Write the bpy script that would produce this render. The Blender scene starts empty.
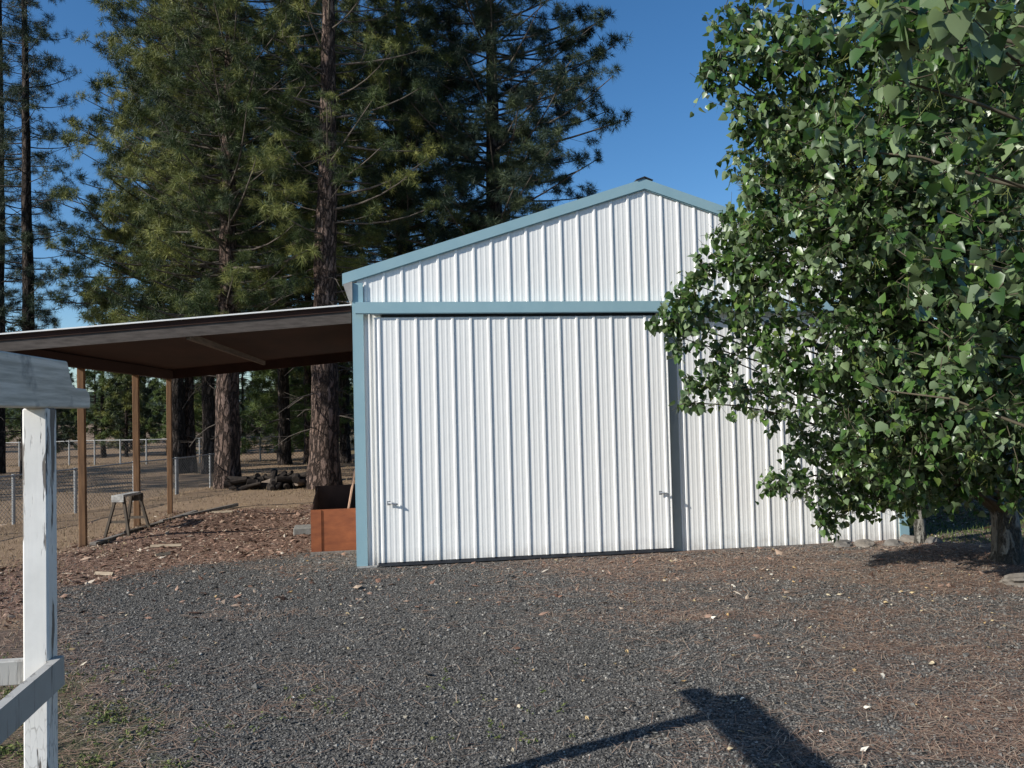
import bpy, math
import numpy as np
from mathutils import Vector, Matrix

# ------------------------------------------------------------------ basics
S = bpy.context.scene
COL = S.collection
rad = math.radians
FPX, EYE = 800.0, 1.8
PITCH, ROLL = rad(1.9), rad(1.4)
_cp, _sp = math.cos(PITCH), math.sin(PITCH)
_F = np.array([0, _cp, _sp]); _U0 = np.array([0, -_sp, _cp]); _R0 = np.array([1.0, 0, 0])
_R = math.cos(ROLL) * _R0 - math.sin(ROLL) * _U0
_U = math.sin(ROLL) * _R0 + math.cos(ROLL) * _U0
EYEP = np.array([0, 0, EYE])


def at(px, py, Y):
    """World point seen at a pixel of the photograph at distance Y."""
    d = _F + _R * ((px - 512) / FPX) - _U * ((py - 384) / FPX)
    return EYEP + d * (Y / d[1])


def gnd(px, py):
    d = _F + _R * ((px - 512) / FPX) - _U * ((py - 384) / FPX)
    return EYEP + d * (-EYE / d[2])


def nrm(v):
    v = np.asarray(v, float)
    return v / (np.linalg.norm(v, axis=-1, keepdims=True) + 1e-12)


SUN_EL = rad(29.0)
SUN_H = np.array([0.870, 0.493])                      # way the light travels on the ground
SUN_DIR = np.array([SUN_H[0] * math.cos(SUN_EL), SUN_H[1] * math.cos(SUN_EL), -math.sin(SUN_EL)])

# barn frame: origin at the left front corner, u along the front, v into the depth
BARN_A = np.array([-1.839, 9.47, 0.0]); BARN_ROT = rad(8.508)
_bu = np.array([math.cos(BARN_ROT), math.sin(BARN_ROT)]); _bv = np.array([-math.sin(BARN_ROT), math.cos(BARN_ROT)])


def barn_to_world(u, v, z=0.0):
    return np.array([BARN_A[0] + u * _bu[0] + v * _bv[0], BARN_A[1] + u * _bu[1] + v * _bv[1], z])


_tab = np.random.RandomState(5).rand(256, 256)


def vnoise(x, y):
    xi = np.floor(x).astype(int); yi = np.floor(y).astype(int)
    fx = x - xi; fy = y - yi
    fx = fx * fx * (3 - 2 * fx); fy = fy * fy * (3 - 2 * fy)
    a = _tab[xi & 255, yi & 255]; b = _tab[(xi + 1) & 255, yi & 255]
    c = _tab[xi & 255, (yi + 1) & 255]; d = _tab[(xi + 1) & 255, (yi + 1) & 255]
    return (a * (1 - fx) + b * fx) * (1 - fy) + (c * (1 - fx) + d * fx) * fy


def fbm(x, y, o=4):
    t = 0; a = .5; n = 0
    for i in range(o):
        t = t + a * vnoise(x * 2 ** i + 17.3 * i, y * 2 ** i + 9.1 * i); n += a; a *= .5
    return t / n


def sstep(a, b, x):
    t = np.clip((x - a) / (b - a), 0, 1)
    return t * t * (3 - 2 * t)


# ------------------------------------------------------------------ objects
def tag(o, label=None, cat=None, group=None, kind=None):
    if label: o['label'] = label
    if cat: o['category'] = cat
    if group: o['group'] = group
    if kind: o['kind'] = kind
    return o


def thing(name, label, cat, loc=(0, 0, 0), rz=0.0, group=None):
    o = bpy.data.objects.new(name, None)
    COL.objects.link(o)
    o.empty_display_size = .2
    o.location = tuple(loc); o.rotation_euler = (0, 0, rz)
    return tag(o, label, cat, group)


def link(name, me, mat, parent=None, loc=None, rz=0.0):
    o = bpy.data.objects.new(name, me)
    COL.objects.link(o)
    if mat and not me.materials: me.materials.append(mat)
    if parent: o.parent = parent
    if loc is not None: o.location = tuple(loc)
    if rz: o.rotation_euler = (0, 0, rz)
    return o


def np_mesh(name, V, polys, smooth=False, attrs=None):
    """V (n,3); polys: list of (m,k) index arrays."""
    me = bpy.data.meshes.new(name)
    V = np.asarray(V, np.float32)
    polys = [np.asarray(p, np.int32) for p in polys if len(p)]
    me.vertices.add(len(V)); me.vertices.foreach_set('co', V.ravel())
    loops = np.concatenate([p.ravel() for p in polys])
    tot = np.concatenate([np.full(len(p), p.shape[1], np.int32) for p in polys])
    start = np.concatenate([[0], np.cumsum(tot)[:-1]]).astype(np.int32)
    me.loops.add(len(loops)); me.loops.foreach_set('vertex_index', loops)
    me.polygons.add(len(tot)); me.polygons.foreach_set('loop_start', start)
    me.polygons.foreach_set('loop_total', tot)
    me.polygons.foreach_set('use_smooth', np.full(len(tot), smooth))
    for k, a in (attrs or {}).items():
        at_ = me.attributes.new(k, 'FLOAT', 'POINT'); at_.data.foreach_set('value', np.asarray(a, np.float32))
    me.update(calc_edges=True)
    me.validate()
    return me


def crown_mesh(name, V, F, tint, extra):
    """Foliage polygons (slot 0) and the twigs that carry them (slots 1, 2 ...) as one crown mesh."""
    Vs, polys, ts, mi = [V], [np.asarray(F)], [tint], [np.zeros(len(F), np.int32)]
    n = len(V)
    for slot, e in enumerate(extra, 1):
        if not e.n: continue
        v = np.concatenate(e.V); f = np.concatenate(e.P[4]) + n
        Vs.append(v); polys.append(f); ts.append(np.full(len(v), .5)); mi.append(np.full(len(f), slot, np.int32)); n += len(v)
    me = np_mesh(name, np.concatenate(Vs), polys, True, {'tint': np.concatenate(ts)})
    mi = np.concatenate(mi)
    if len(mi) == len(me.polygons): me.polygons.foreach_set('material_index', mi)
    return me


class MB:
    """Collects shapes that become ONE mesh."""
    def __init__(self): self.v = []; self.f = []

    def add(self, V, F):
        n = len(self.v)
        self.v += [tuple(map(float, p)) for p in V]; self.f += [tuple(n + i for i in q) for q in F]
        return self

    def box(self, x0, x1, y0, y1, z0, z1, M=None):
        P = [(x0, y0, z0), (x1, y0, z0), (x1, y1, z0), (x0, y1, z0), (x0, y0, z1), (x1, y0, z1), (x1, y1, z1), (x0, y1, z1)]
        if M is not None: P = [M @ Vector(p) for p in P]
        return self.add(P, [(0, 3, 2, 1), (4, 5, 6, 7), (0, 1, 5, 4), (1, 2, 6, 5), (2, 3, 7, 6), (3, 0, 4, 7)])

    def bar(self, a, b, w, h, up=(0, 0, 1)):
        """Rectangular bar from a to b, w across, h along up."""
        a = np.array(a, float); b = np.array(b, float)
        d = nrm(b - a); s = np.cross(d, up)
        if np.linalg.norm(s) < 1e-6: s = np.cross(d, (1, 0, 0))
        s = nrm(s) * w / 2; t = nrm(np.cross(s, d)) * h / 2
        P = [p + i * s + j * t for p in (a, b) for i, j in ((-1, -1), (1, -1), (1, 1), (-1, 1))]
        return self.add(P, [(0, 1, 2, 3), (7, 6, 5, 4), (0, 4, 5, 1), (1, 5, 6, 2), (2, 6, 7, 3), (3, 7, 4, 0)])

    def tube(self, pts, rads, n=8, cap=True):
        V, F = tube_arrays(pts, rads, n)
        base = len(self.v); self.add(V, [tuple(q) for q in F])
        if cap:
            k = len(pts)
            self.f.append(tuple(base + i for i in range(n))[::-1])
            self.f.append(tuple(base + (k - 1) * n + i for i in range(n)))
        return self

    def prism(self, prof, y0, y1, axis='y'):
        """Extrude a closed x/z profile along y (or a y/z profile along x)."""
        n = len(prof)
        if axis == 'y': P = [(p[0], y0, p[1]) for p in prof] + [(p[0], y1, p[1]) for p in prof]
        else: P = [(y0, p[0], p[1]) for p in prof] + [(y1, p[0], p[1]) for p in prof]
        return self.add(P, [tuple(range(n)), tuple(range(2 * n - 1, n - 1, -1))] + [(i, n + i, n + (i + 1) % n, (i + 1) % n) for i in range(n)])

    def build(self, name, mat, parent=None, loc=None, rz=0.0, smooth=False, bevel=0.0):
        me = bpy.data.meshes.new(name)
        me.from_pydata(self.v, [], self.f)
        import bmesh
        bm = bmesh.new(); bm.from_mesh(me)
        bmesh.ops.recalc_face_normals(bm, faces=bm.faces)
        if bevel: bmesh.ops.bevel(bm, geom=[e for e in bm.edges if len(e.link_faces) == 2 and e.calc_face_angle(0) > .5], offset=bevel, segments=1, affect='EDGES')
        bm.to_mesh(me); bm.free()
        if smooth: me.polygons.foreach_set('use_smooth', [True] * len(me.polygons))
        return link(name, me, mat, parent, loc, rz)


def tube_arrays(pts, rads, n=8):
    pts = np.asarray(pts, float); k = len(pts)
    rads = np.broadcast_to(np.asarray(rads, float), (k,))
    d = np.gradient(pts, axis=0); d = nrm(d)
    ref = np.array([0, 0, 1.0]) if abs(d[0][2]) < .9 else np.array([1.0, 0, 0])
    s = nrm(np.cross(d, ref)); t = np.cross(s, d)
    a = np.arange(n) * 2 * math.pi / n
    V = pts[:, None, :] + rads[:, None, None] * (np.cos(a)[None, :, None] * s[:, None, :] + np.sin(a)[None, :, None] * t[:, None, :])
    i = np.arange(k - 1)[:, None] * n; j = np.arange(n)[None, :]; j2 = (j + 1) % n
    F = np.stack([i + j, i + j2, i + n + j2, i + n + j], -1).reshape(-1, 4)
    return V.reshape(-1, 3), F


class NP:
    """Collects numpy shapes of polygons."""
    def __init__(self): self.V = []; self.P = {}; self.n = 0; self.T = []

    def add(self, V, F, tint=None):
        F = np.asarray(F); self.V.append(V); self.P.setdefault(F.shape[1], []).append(F + self.n)
        self.T.append(np.full(len(V), .5) if tint is None else np.broadcast_to(tint, (len(V),)))
        self.n += len(V)

    def tube(self, pts, rads, n=5): self.add(*tube_arrays(pts, rads, n))

    def mesh(self, name, smooth=False, tint=False):
        return np_mesh(name, np.concatenate(self.V), [np.concatenate(p) for p in self.P.values()], smooth,
                       {'tint': np.concatenate(self.T)} if tint else None)


# ------------------------------------------------------------------ materials
class Nodes:
    def __init__(self, name):
        self.m = bpy.data.materials.new(name); self.m.use_nodes = True
        self.t = self.m.node_tree; self.b = self.t.nodes['Principled BSDF']; self.out = self.t.nodes['Material Output']

    def n(self, typ, **kw):
        nd = self.t.nodes.new(typ)
        for k, v in kw.items():
            if k in nd.inputs.keys(): self.s(nd.inputs[k], v)
            elif k.startswith('i') and k[1:].isdigit(): self.s(nd.inputs[int(k[1:])], v)
            else: setattr(nd, k, v)
        return nd

    def s(self, sock, v):
        if isinstance(v, bpy.types.NodeSocket): self.t.links.new(v, sock)
        elif isinstance(v, bpy.types.Node): self.t.links.new(v.outputs[0], sock)
        else: sock.default_value = v

    def coord(self, scale=(1, 1, 1), src='Object', loc=(0, 0, 0)):
        tc = self.n('ShaderNodeTexCoord')
        mp = self.n('ShaderNodeMapping'); self.s(mp.inputs[0], tc.outputs[src]); mp.inputs['Scale'].default_value = scale
        mp.inputs['Location'].default_value = loc
        return mp.outputs[0]

    def noise(self, vec, scale, detail=4, rough=.6):
        return self.n('ShaderNodeTexNoise', Vector=vec, Scale=scale, Detail=detail, Roughness=rough).outputs[0]

    def ramp(self, fac, stops):
        r = self.n('ShaderNodeValToRGB'); self.s(r.inputs[0], fac)
        e = r.color_ramp.elements
        while len(e) < len(stops): e.new(.5)
        for el, (p, c) in zip(e, stops):
            el.position = p; el.color = (c, c, c, 1) if not hasattr(c, '__len__') else (*c, 1)
        return r.outputs[0]

    def mix(self, fac, a, b, mode='MIX'):
        x = self.n('ShaderNodeMix', data_type='RGBA', blend_type=mode)
        self.s(x.inputs[0], fac)
        for k, v in ((6, a), (7, b)): self.s(x.inputs[k], (*v, 1) if isinstance(v, tuple) and len(v) == 3 else v)
        return x.outputs[2]

    def math(self, op, a, b=0.0):
        x = self.n('ShaderNodeMath', operation=op); self.s(x.inputs[0], a); self.s(x.inputs[1], b)
        return x.outputs[0]

    def attr(self, name): return self.n('ShaderNodeAttribute', attribute_name=name).outputs['Fac']

    def bump(self, h, strength=.3, dist=.01):
        b = self.n('ShaderNodeBump'); self.s(b.inputs['Height'], h)
        b.inputs['Strength'].default_value = strength; b.inputs['Distance'].default_value = dist
        self.s(self.b.inputs['Normal'], b.outputs[0])

    def set(self, **kw):
        for k, v in kw.items(): self.s(self.b.inputs[k.replace('_', ' ')], (*v, 1) if isinstance(v, tuple) and len(v) == 3 else v)
        return self.m


def simple(name, c0, c1=None, scale=6.0, rough=.7, spec=.3, bump=.2, bdist=.004, stretch=(1, 1, 1), detail=6):
    k = Nodes(name); v = k.coord(stretch)
    f = k.noise(v, scale, detail)
    c1 = c1 or tuple(x * .7 for x in c0)
    k.set(Base_Color=k.ramp(f, [(.3, c1), (.7, c0)]), Roughness=rough); k.b.inputs['Specular IOR Level'].default_value = spec
    if bump: k.bump(f, bump, bdist)
    return k.m


M = {}


def make_materials():
    # ribbed steel, factory white paint with faint dust and rain runs
    k = Nodes('white_steel'); v = k.coord((1, 1, .12)); w = k.coord()
    f = k.noise(v, 5, 5); g = k.noise(w, 1.2, 3)
    c = k.mix(k.ramp(f, [(.5, 0.0), (.85, .13)]), (.86, .85, .81), (.70, .69, .65))
    sep = k.n('ShaderNodeSeparateXYZ', Vector=w)
    low = k.ramp(sep.outputs[2], [(.0, .75), (.22, 0.0)])
    c = k.mix(k.math('MULTIPLY', low, k.ramp(k.noise(w, 9, 5), [(.35, .2), (.7, 1.0)])), c, (.40, .36, .31))
    k.set(Base_Color=c, Roughness=k.ramp(g, [(.3, .32), (.7, .48)])); k.bump(k.noise(w, 2.6, 3), .14, .03)
    M['white'] = k.m
    k = Nodes('blue_trim'); v = k.coord((1, 1, 1)); f = k.noise(v, 4, 5)
    k.set(Base_Color=k.ramp(f, [(.25, (.255, .405, .45)), (.75, (.30, .45, .49))]), Roughness=.42); k.bump(f, .06, .01)
    M['blue'] = k.m
    M['jamb'] = simple('jamb_paint', (.42, .435, .395), (.36, .375, .34), 3, .5, .3, .05)
    M['galv'] = simple('galvanised', (.42, .43, .44), (.30, .31, .32), 8, .45, .5, .05); M['galv'].node_tree.nodes['Principled BSDF'].inputs['Metallic'].default_value = .6
    M['darkmetal'] = simple('dark_metal', (.05, .055, .06), (.03, .03, .035), 8, .5)
    M['soffit'] = simple('grey_board', (.42, .41, .38), (.28, .27, .25), 9, .8)
    # chipped white paint on timber
    def chipped(name, paint, wood, lo, hi, cracks=0.0):
        k = Nodes(name); w = k.coord((1.6, 1.6, .14)); o = k.coord()
        f = k.noise(w, 9, 6, .65)
        m = k.ramp(f, [(lo, 0.0), (hi, 1.0)])
        grain = k.noise(k.coord((7, 7, .5)), 6, 5)
        wd = k.mix(grain, wood, tuple(x * .45 for x in wood))
        pt = k.mix(k.ramp(k.noise(o, 5, 5), [(.35, 0.0), (.7, 1.0)]), paint, tuple(x * .84 for x in paint))
        c = k.mix(m, pt, wd)
        if cracks:
            vo = k.n('ShaderNodeTexVoronoi', feature='DISTANCE_TO_EDGE', Vector=k.coord((1, 1, .22)), Scale=62.0)
            z = k.n('ShaderNodeSeparateXYZ', Vector=o).outputs[2]
            lowm = k.ramp(z, [(cracks * .85, 1.0), (cracks, 0.0)])
            cr = k.math('MULTIPLY', k.ramp(vo.outputs[0], [(.0, .75), (.07, 0.0)]), lowm)
            cr = k.math('MULTIPLY', cr, k.ramp(k.noise(o, 14, 3), [(.4, .15), (.6, 1.0)]))
            c = k.mix(cr, c, (.17, .15, .13))
        k.set(Base_Color=c, Roughness=.75); k.bump(k.math('SUBTRACT', k.math('MULTIPLY', grain, .3), m), .45, .004)
        return k.m
    M['fence_white'] = chipped('chipped_white', (.80, .78, .73), (.20, .175, .15), .535, .555, .80)
    M['rail_white'] = chipped('worn_white_rail', (.40, .39, .36), (.22, .20, .18), .55, .64)
    k = Nodes('weathered_beam'); w = k.coord((9, .55, 9)); o = k.coord()
    g = k.noise(w, 4, 7, .62); b = k.noise(o, 3.2, 5)
    c = k.mix(k.ramp(g, [(.38, 0.0), (.62, 1.0)]), (.46, .43, .36), (.78, .735, .645))
    c = k.mix(k.ramp(b, [(.56, 0.0), (.64, .65)]), c, (.17, .17, .165))
    kn = k.n('ShaderNodeTexVoronoi', Vector=k.coord((1.0, 1, 1.6)), Scale=5.5, Randomness=1.0)
    c = k.mix(k.ramp(kn.outputs[0], [(.05, .85), (.11, 0.0)]), c, (.10, .095, .09))
    k.set(Base_Color=c, Roughness=.85); k.bump(g, .4, .004); M['beam'] = k.m
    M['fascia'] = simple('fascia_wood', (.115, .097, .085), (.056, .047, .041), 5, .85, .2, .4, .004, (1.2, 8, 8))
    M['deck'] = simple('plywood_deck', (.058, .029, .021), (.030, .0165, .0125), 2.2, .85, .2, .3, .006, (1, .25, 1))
    M['purlin'] = simple('purlin_wood', (.17, .13, .10), (.09, .07, .055), 5, .85, .2, .3, .004, (6, .6, 6))
    M['post'] = simple('brown_post', (.235, .13, .065), (.105, .058, .032), 5, .8, .25, .4, .005, (5, 5, .45))
    M['ply_red'] = simple('red_plywood', (.28, .09, .034), (.15, .045, .02), 3.5, .7, .3, .25, .003, (1, 1, 3))
    M['ply_dark'] = simple('dark_plywood', (.075, .04, .028), (.035, .02, .015), 4, .85)
    M['stake'] = simple('pale_stake', (.55, .36, .25), (.40, .25, .17), 8, .8, .2, .2, .002, (4, 4, .5))
    M['straw_wood'] = simple('split_wood', (.40, .33, .24), (.20, .15, .105), 7, .9, .2, .4, .004, (.6, 5, 5))
    M['grey_plank'] = simple('grey_plank', (.24, .215, .19), (.11, .095, .08), 5, .9, .2, .5, .005, (6, 6, .6))
    M['block'] = simple('concrete_block', (.26, .25, .225), (.16, .15, .135), 14, .9, .2, .4, .006)
    M['saw_white'] = simple('painted_white', (.46, .45, .42), (.17, .16, .15), 14, .8)
    M['saw_leg'] = simple('old_wood_leg', (.11, .09, .07), (.055, .045, .036), 8, .9, .2, .3, .003, (5, 5, .5))
    M['log'] = simple('dark_log', (.05, .04, .033), (.014, .012, .011), 9, .95, .1, .6, .012)
    M['log_pale'] = simple('log_cut', (.22, .175, .135), (.12, .09, .07), 14, .9, .1, .3, .004)
    M['rock'] = simple('field_rock', (.20, .185, .165), (.085, .078, .07), 7, .9, .2, .6, .012)
    M['rock_pale'] = simple('pale_rock', (.23, .205, .175), (.11, .095, .08), 6, .9, .2, .6, .012)
    M['fence_post'] = simple('fence_post', (.36, .365, .36), (.22, .225, .22), 10, .5, .4, .05)
    M['stain_post'] = simple('dull_post', (.30, .28, .25), (.17, .155, .14), 10, .8, .2, .2)
    M['wire'] = simple('wire', (.16, .165, .165), (.11, .115, .115), 10, .5, .4, 0)
    M['shed_wall'] = simple('shed_wall', (.10, .09, .085), (.06, .055, .05), 2, .85)
    M['shed_roof'] = simple('shed_roof', (.36, .42, .47), (.28, .33, .37), 3, .5)

    M['hill'] = simple('wooded_hill', (.035, .05, .028), (.014, .022, .014), .06, .95, .1, 0)
    def bark(name, c_hi, c_mid, c_lo, sx=5.5, sz=1.5):
        k = Nodes(name); v = k.coord((sx, sx, sz))
        d = k.noise(k.coord((3, 3, 1.2)), 4, 5)
        vec = k.n('ShaderNodeVectorMath', operation='ADD'); k.s(vec.inputs[0], v)
        sc = k.n('ShaderNodeVectorMath', operation='SCALE'); k.s(sc.inputs[0], d); sc.inputs['Scale'].default_value = 1.1
        k.s(vec.inputs[1], sc.outputs[0])
        vo = k.n('ShaderNodeTexVoronoi', feature='DISTANCE_TO_EDGE', Vector=vec.outputs[0], Scale=1.6)
        vc = k.n('ShaderNodeTexVoronoi', Vector=vec.outputs[0], Scale=1.6)
        plate = k.ramp(vo.outputs[0], [(.02, 0.0), (.20, 1.0)])
        fine = k.noise(k.coord((10, 10, 3)), 5, 6)
        pc = k.mix(k.n('ShaderNodeSeparateXYZ', Vector=vc.outputs['Color']).outputs[0], c_mid, c_hi)
        c = k.mix(plate, c_lo, pc); c = k.mix(k.ramp(fine, [(.35, .5), (.65, 0.0)]), c, c_lo)
        k.set(Base_Color=c, Roughness=.92); k.b.inputs['Specular IOR Level'].default_value = .15
        k.bump(k.math('ADD', plate, k.math('MULTIPLY', fine, .5)), 1.0, .05)
        return k.m
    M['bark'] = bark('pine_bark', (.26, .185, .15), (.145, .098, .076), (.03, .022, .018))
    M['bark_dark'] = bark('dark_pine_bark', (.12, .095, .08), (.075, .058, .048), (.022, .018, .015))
    M['bark_poplar'] = bark('poplar_bark', (.30, .285, .25), (.19, .18, .155), (.07, .065, .055), 3.5, 1.2)
    M['twig'] = simple('grey_twig', (.13, .11, .09), (.06, .05, .042), 6, .9, .2, 0)
    M['twig_dark'] = simple('dark_twig', (.055, .045, .037), (.03, .025, .02), 6, .9, .2, 0)
    M['twig_poplar'] = simple('poplar_twig', (.11, .092, .06), (.055, .046, .03), 6, .8, .3, 0)

    def needles(name, lo, mid, hi):
        k = Nodes(name)
        c = k.ramp(k.attr('tint'), [(.05, lo), (.5, mid), (.95, hi)])
        k.set(Base_Color=c, Roughness=.55); k.b.inputs['Specular IOR Level'].default_value = .3
        tr = k.n('ShaderNodeBsdfTranslucent'); k.s(tr.inputs['Color'], c)
        mx = k.n('ShaderNodeMixShader'); mx.inputs[0].default_value = .10
        k.s(mx.inputs[1], k.b.outputs[0]); k.s(mx.inputs[2], tr.outputs[0]); k.s(k.out.inputs[0], mx.outputs[0])
        return k.m
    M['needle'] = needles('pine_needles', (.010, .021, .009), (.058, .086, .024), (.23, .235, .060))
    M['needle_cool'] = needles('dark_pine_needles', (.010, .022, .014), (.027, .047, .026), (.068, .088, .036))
    M['needle_young'] = needles('young_pine_needles', (.05, .08, .02), (.085, .125, .03), (.14, .18, .045))
    # poplar leaves: dark glossy face, pale felted underside
    k = Nodes('poplar_leaf')
    c = k.ramp(k.attr('tint'), [(.0, (.019, .047, .013)), (.45, (.050, .106, .022)), (.8, (.094, .165, .034)), (1.0, (.19, .24, .055))])
    geo = k.n('ShaderNodeNewGeometry')
    c = k.mix(geo.outputs['Backfacing'], c, k.mix(.52, c, (.22, .275, .16)))
    k.set(Base_Color=c, Roughness=.36); k.b.inputs['Specular IOR Level'].default_value = .48
    tr = k.n('ShaderNodeBsdfTranslucent'); k.s(tr.inputs['Color'], k.mix(.4, c, (.13, .25, .02)))
    mx = k.n('ShaderNodeMixShader'); mx.inputs[0].default_value = .22
    k.s(mx.inputs[1], k.b.outputs[0]); k.s(mx.inputs[2], tr.outputs[0]); k.s(k.out.inputs[0], mx.outputs[0])
    M['leaf'] = k.m
    M['catkin'] = simple('seed_strings', (.26, .29, .09), (.16, .19, .06), 6, .7, .2, 0)

    def island(name, stops, rough=.85, spec=.2):
        k = Nodes(name); g = k.n('ShaderNodeNewGeometry')
        k.set(Base_Color=k.ramp(g.outputs['Random Per Island'], stops), Roughness=rough); k.b.inputs['Specular IOR Level'].default_value = spec
        return k.m
    M['stone'] = island('gravel_stone', [(0, (.014, .0135, .012)), (.42, (.088, .083, .074)), (.82, (.168, .158, .140)), (.97, (.21, .20, .178)), (1, (.40, .37, .32))], .75, .35)
    M['chip'] = island('bark_chip', [(0, (.05, .029, .021)), (.4, (.185, .105, .073)), (.75, (.31, .20, .145)), (.93, (.40, .31, .225)), (1, (.58, .50, .40))])
    M['straw'] = island('needle_straw', [(0, (.14, .078, .052)), (.5, (.32, .20, .14)), (.85, (.43, .31, .22)), (1, (.52, .43, .32))])
    M['litter'] = island('fallen_leaf', [(0, (.36, .22, .09)), (.4, (.46, .36, .20)), (.75, (.55, .48, .36)), (1, (.66, .63, .56))], .7)
    M['weed'] = island('weed_leaf', [(0, (.06, .085, .022)), (.5, (.115, .145, .04)), (1, (.19, .20, .07))], .7)
    M['drygrass'] = island('dry_grass', [(0, (.11, .078, .042)), (.5, (.21, .15, .085)), (1, (.34, .265, .16))], .85)
    M['shade_grass'] = island('lawn_grass', [(0, (.05, .08, .02)), (.6, (.08, .115, .03)), (1, (.13, .16, .05))], .8)

    # ground
    k = Nodes('ground'); o = k.coord()
    n1 = k.noise(o, 1.1, 5); n2 = k.noise(o, 6, 6, .65); n3 = k.noise(o, 45, 4, .7)
    vg = k.n('ShaderNodeTexVoronoi', Vector=o, Scale=75.0); vg2 = k.n('ShaderNodeTexVoronoi', Vector=o, Scale=34.0)
    rnd = k.n('ShaderNodeSeparateXYZ', Vector=vg.outputs['Color']).outputs[0]
    rnd2 = k.n('ShaderNodeSeparateXYZ', Vector=vg2.outputs['Color']).outputs[0]
    grav = k.ramp(k.math('ADD', k.math('MULTIPLY', rnd, .7), k.math('MULTIPLY', rnd2, .3)), [(.1, (.018, .017, .0155)), (.5, (.086, .081, .073)), (.85, (.172, .162, .145)), (1, (.22, .21, .19))])
    grav = k.mix(k.ramp(n1, [(.35, 0.0), (.7, .35)]), grav, (.085, .071, .058))
    vm = k.n('ShaderNodeTexVoronoi', Vector=k.coord((1, 2.2, 1)), Scale=22.0)
    rm = k.n('ShaderNodeSeparateXYZ', Vector=vm.outputs['Color']).outputs[0]
    mul = k.ramp(k.math('ADD', k.math('MULTIPLY', rm, .55), k.math('MULTIPLY', n3, .45)), [(.15, (.05, .032, .024)), (.5, (.175, .107, .077)), (.8, (.29, .19, .14)), (1, (.36, .28, .205))])
    tan = k.ramp(k.math('ADD', k.math('MULTIPLY', n2, .5), k.math('MULTIPLY', n3, .5)), [(.28, (.10, .068, .043)), (.5, (.26, .18, .11)), (.72, (.40, .29, .18))])
    grn = k.ramp(n3, [(.3, (.03, .04, .015)), (.7, (.10, .12, .04))])
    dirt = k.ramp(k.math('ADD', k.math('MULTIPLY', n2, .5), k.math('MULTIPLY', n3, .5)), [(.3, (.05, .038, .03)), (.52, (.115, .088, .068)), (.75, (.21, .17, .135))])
    br = k.math('ADD', k.math('MULTIPLY', k.math('SUBTRACT', n2, .5), .9), k.math('MULTIPLY', k.math('SUBTRACT', n3, .5), .8))

    def msk(a, soft=.18):
        return k.ramp(k.math('ADD', k.attr(a), br), [(.5 - soft, 0.0), (.5 + soft, 1.0)])
    c = k.mix(msk('m_dirt_shade'), tan, dirt)  # near soil, plus the painted shade band on the meadow
    c = k.mix(msk('m_red'), c, mul)
    c = k.mix(msk('m_gravel'), c, grav)
    c = k.mix(k.math('MULTIPLY', msk('m_straw', .3), .55), c, mul)
    c = k.mix(k.math('MULTIPLY', msk('m_green'), .45), c, grn)
    k.set(Base_Color=c, Roughness=.9); k.b.inputs['Specular IOR Level'].default_value = .2
    hh = k.math('ADD', k.math('MULTIPLY', k.math('SUBTRACT', 1.0, vg.outputs['Distance']), .6), k.math('MULTIPLY', n3, .8))
    k.bump(hh, .8, .012)
    M['ground'] = k.m


make_materials()

# ------------------------------------------------------------------ ground
GX_B = np.array([3.0, 4.2, 5.1, 6.3, 8.1, 9.5]); GX_V = np.array([-1.35, -2.0, -2.6, -3.5, -4.9, -5.4])


def masks(X, Y):
    n = fbm(X * .9 + 3, Y * .9) - .5
    n2 = fbm(X * 3.1, Y * 3.1 + 8) - .5
    left = X - np.interp(Y, GX_B, GX_V)                       # + inside the gravel
    top = np.interp(X, [-7, -4.9, -4, -2.7, -1.9, 0, 5, 8], [8.0, 8.8, 9.95, 10.6, 10.8, 12, 12, 11.5]) - Y
    g = np.minimum(left, top) + n * .9 + n2 * .5
    gravel = sstep(-.35, .35, g) * sstep(8.6, 6.0, X)
    straw = sstep(-1.1, 1.9, X - (1.55 - .30 * (Y - 4)) + n * 2.6 + n2 * 1.6) * (.30 + .62 * sstep(.38, .62, fbm(X * .7 + 31, Y * 2.6 + 4)))
    straw = np.maximum(straw, sstep(.56, .74, fbm(X * .8 + 21, Y * 1.9 + 4)) * .3)
    straw = np.maximum(straw, sstep(1.0, -.2, np.minimum(left, top)) * .35)
    red = sstep(-.5, .5, 15.6 - Y + n * 3) * sstep(-7.0, -5.6, X + n * 1.5) * sstep(6.8, 8.0, Y + X * .0)
    red = np.maximum(red, sstep(3.0, 4.8, X) * sstep(6.8, 8.6, Y) * sstep(11.5, 10, Y))
    dirt = sstep(8.2, 6.0, Y + n * 2)
    dirt = np.maximum(dirt, .4 * sstep(19.5, 24, Y) * sstep(30, 26, Y) * (fbm(X * .5, Y * .5) > .45))  # meadow band in the dirt mask stands in for tree shade
    green = sstep(.42, .62, fbm(X * 1.3 + 40, Y * 1.3) + .16 * sstep(-.6, -.1, -np.abs(left + .35))) * sstep(6.6, 5.2, Y) * sstep(.8, -.1, left)
    green = np.maximum(green, sstep(5.2, 6.2, X - (9.7 - Y) * .5) * sstep(9.9, 10.6, Y))
    return gravel, red, straw, dirt, green


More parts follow.
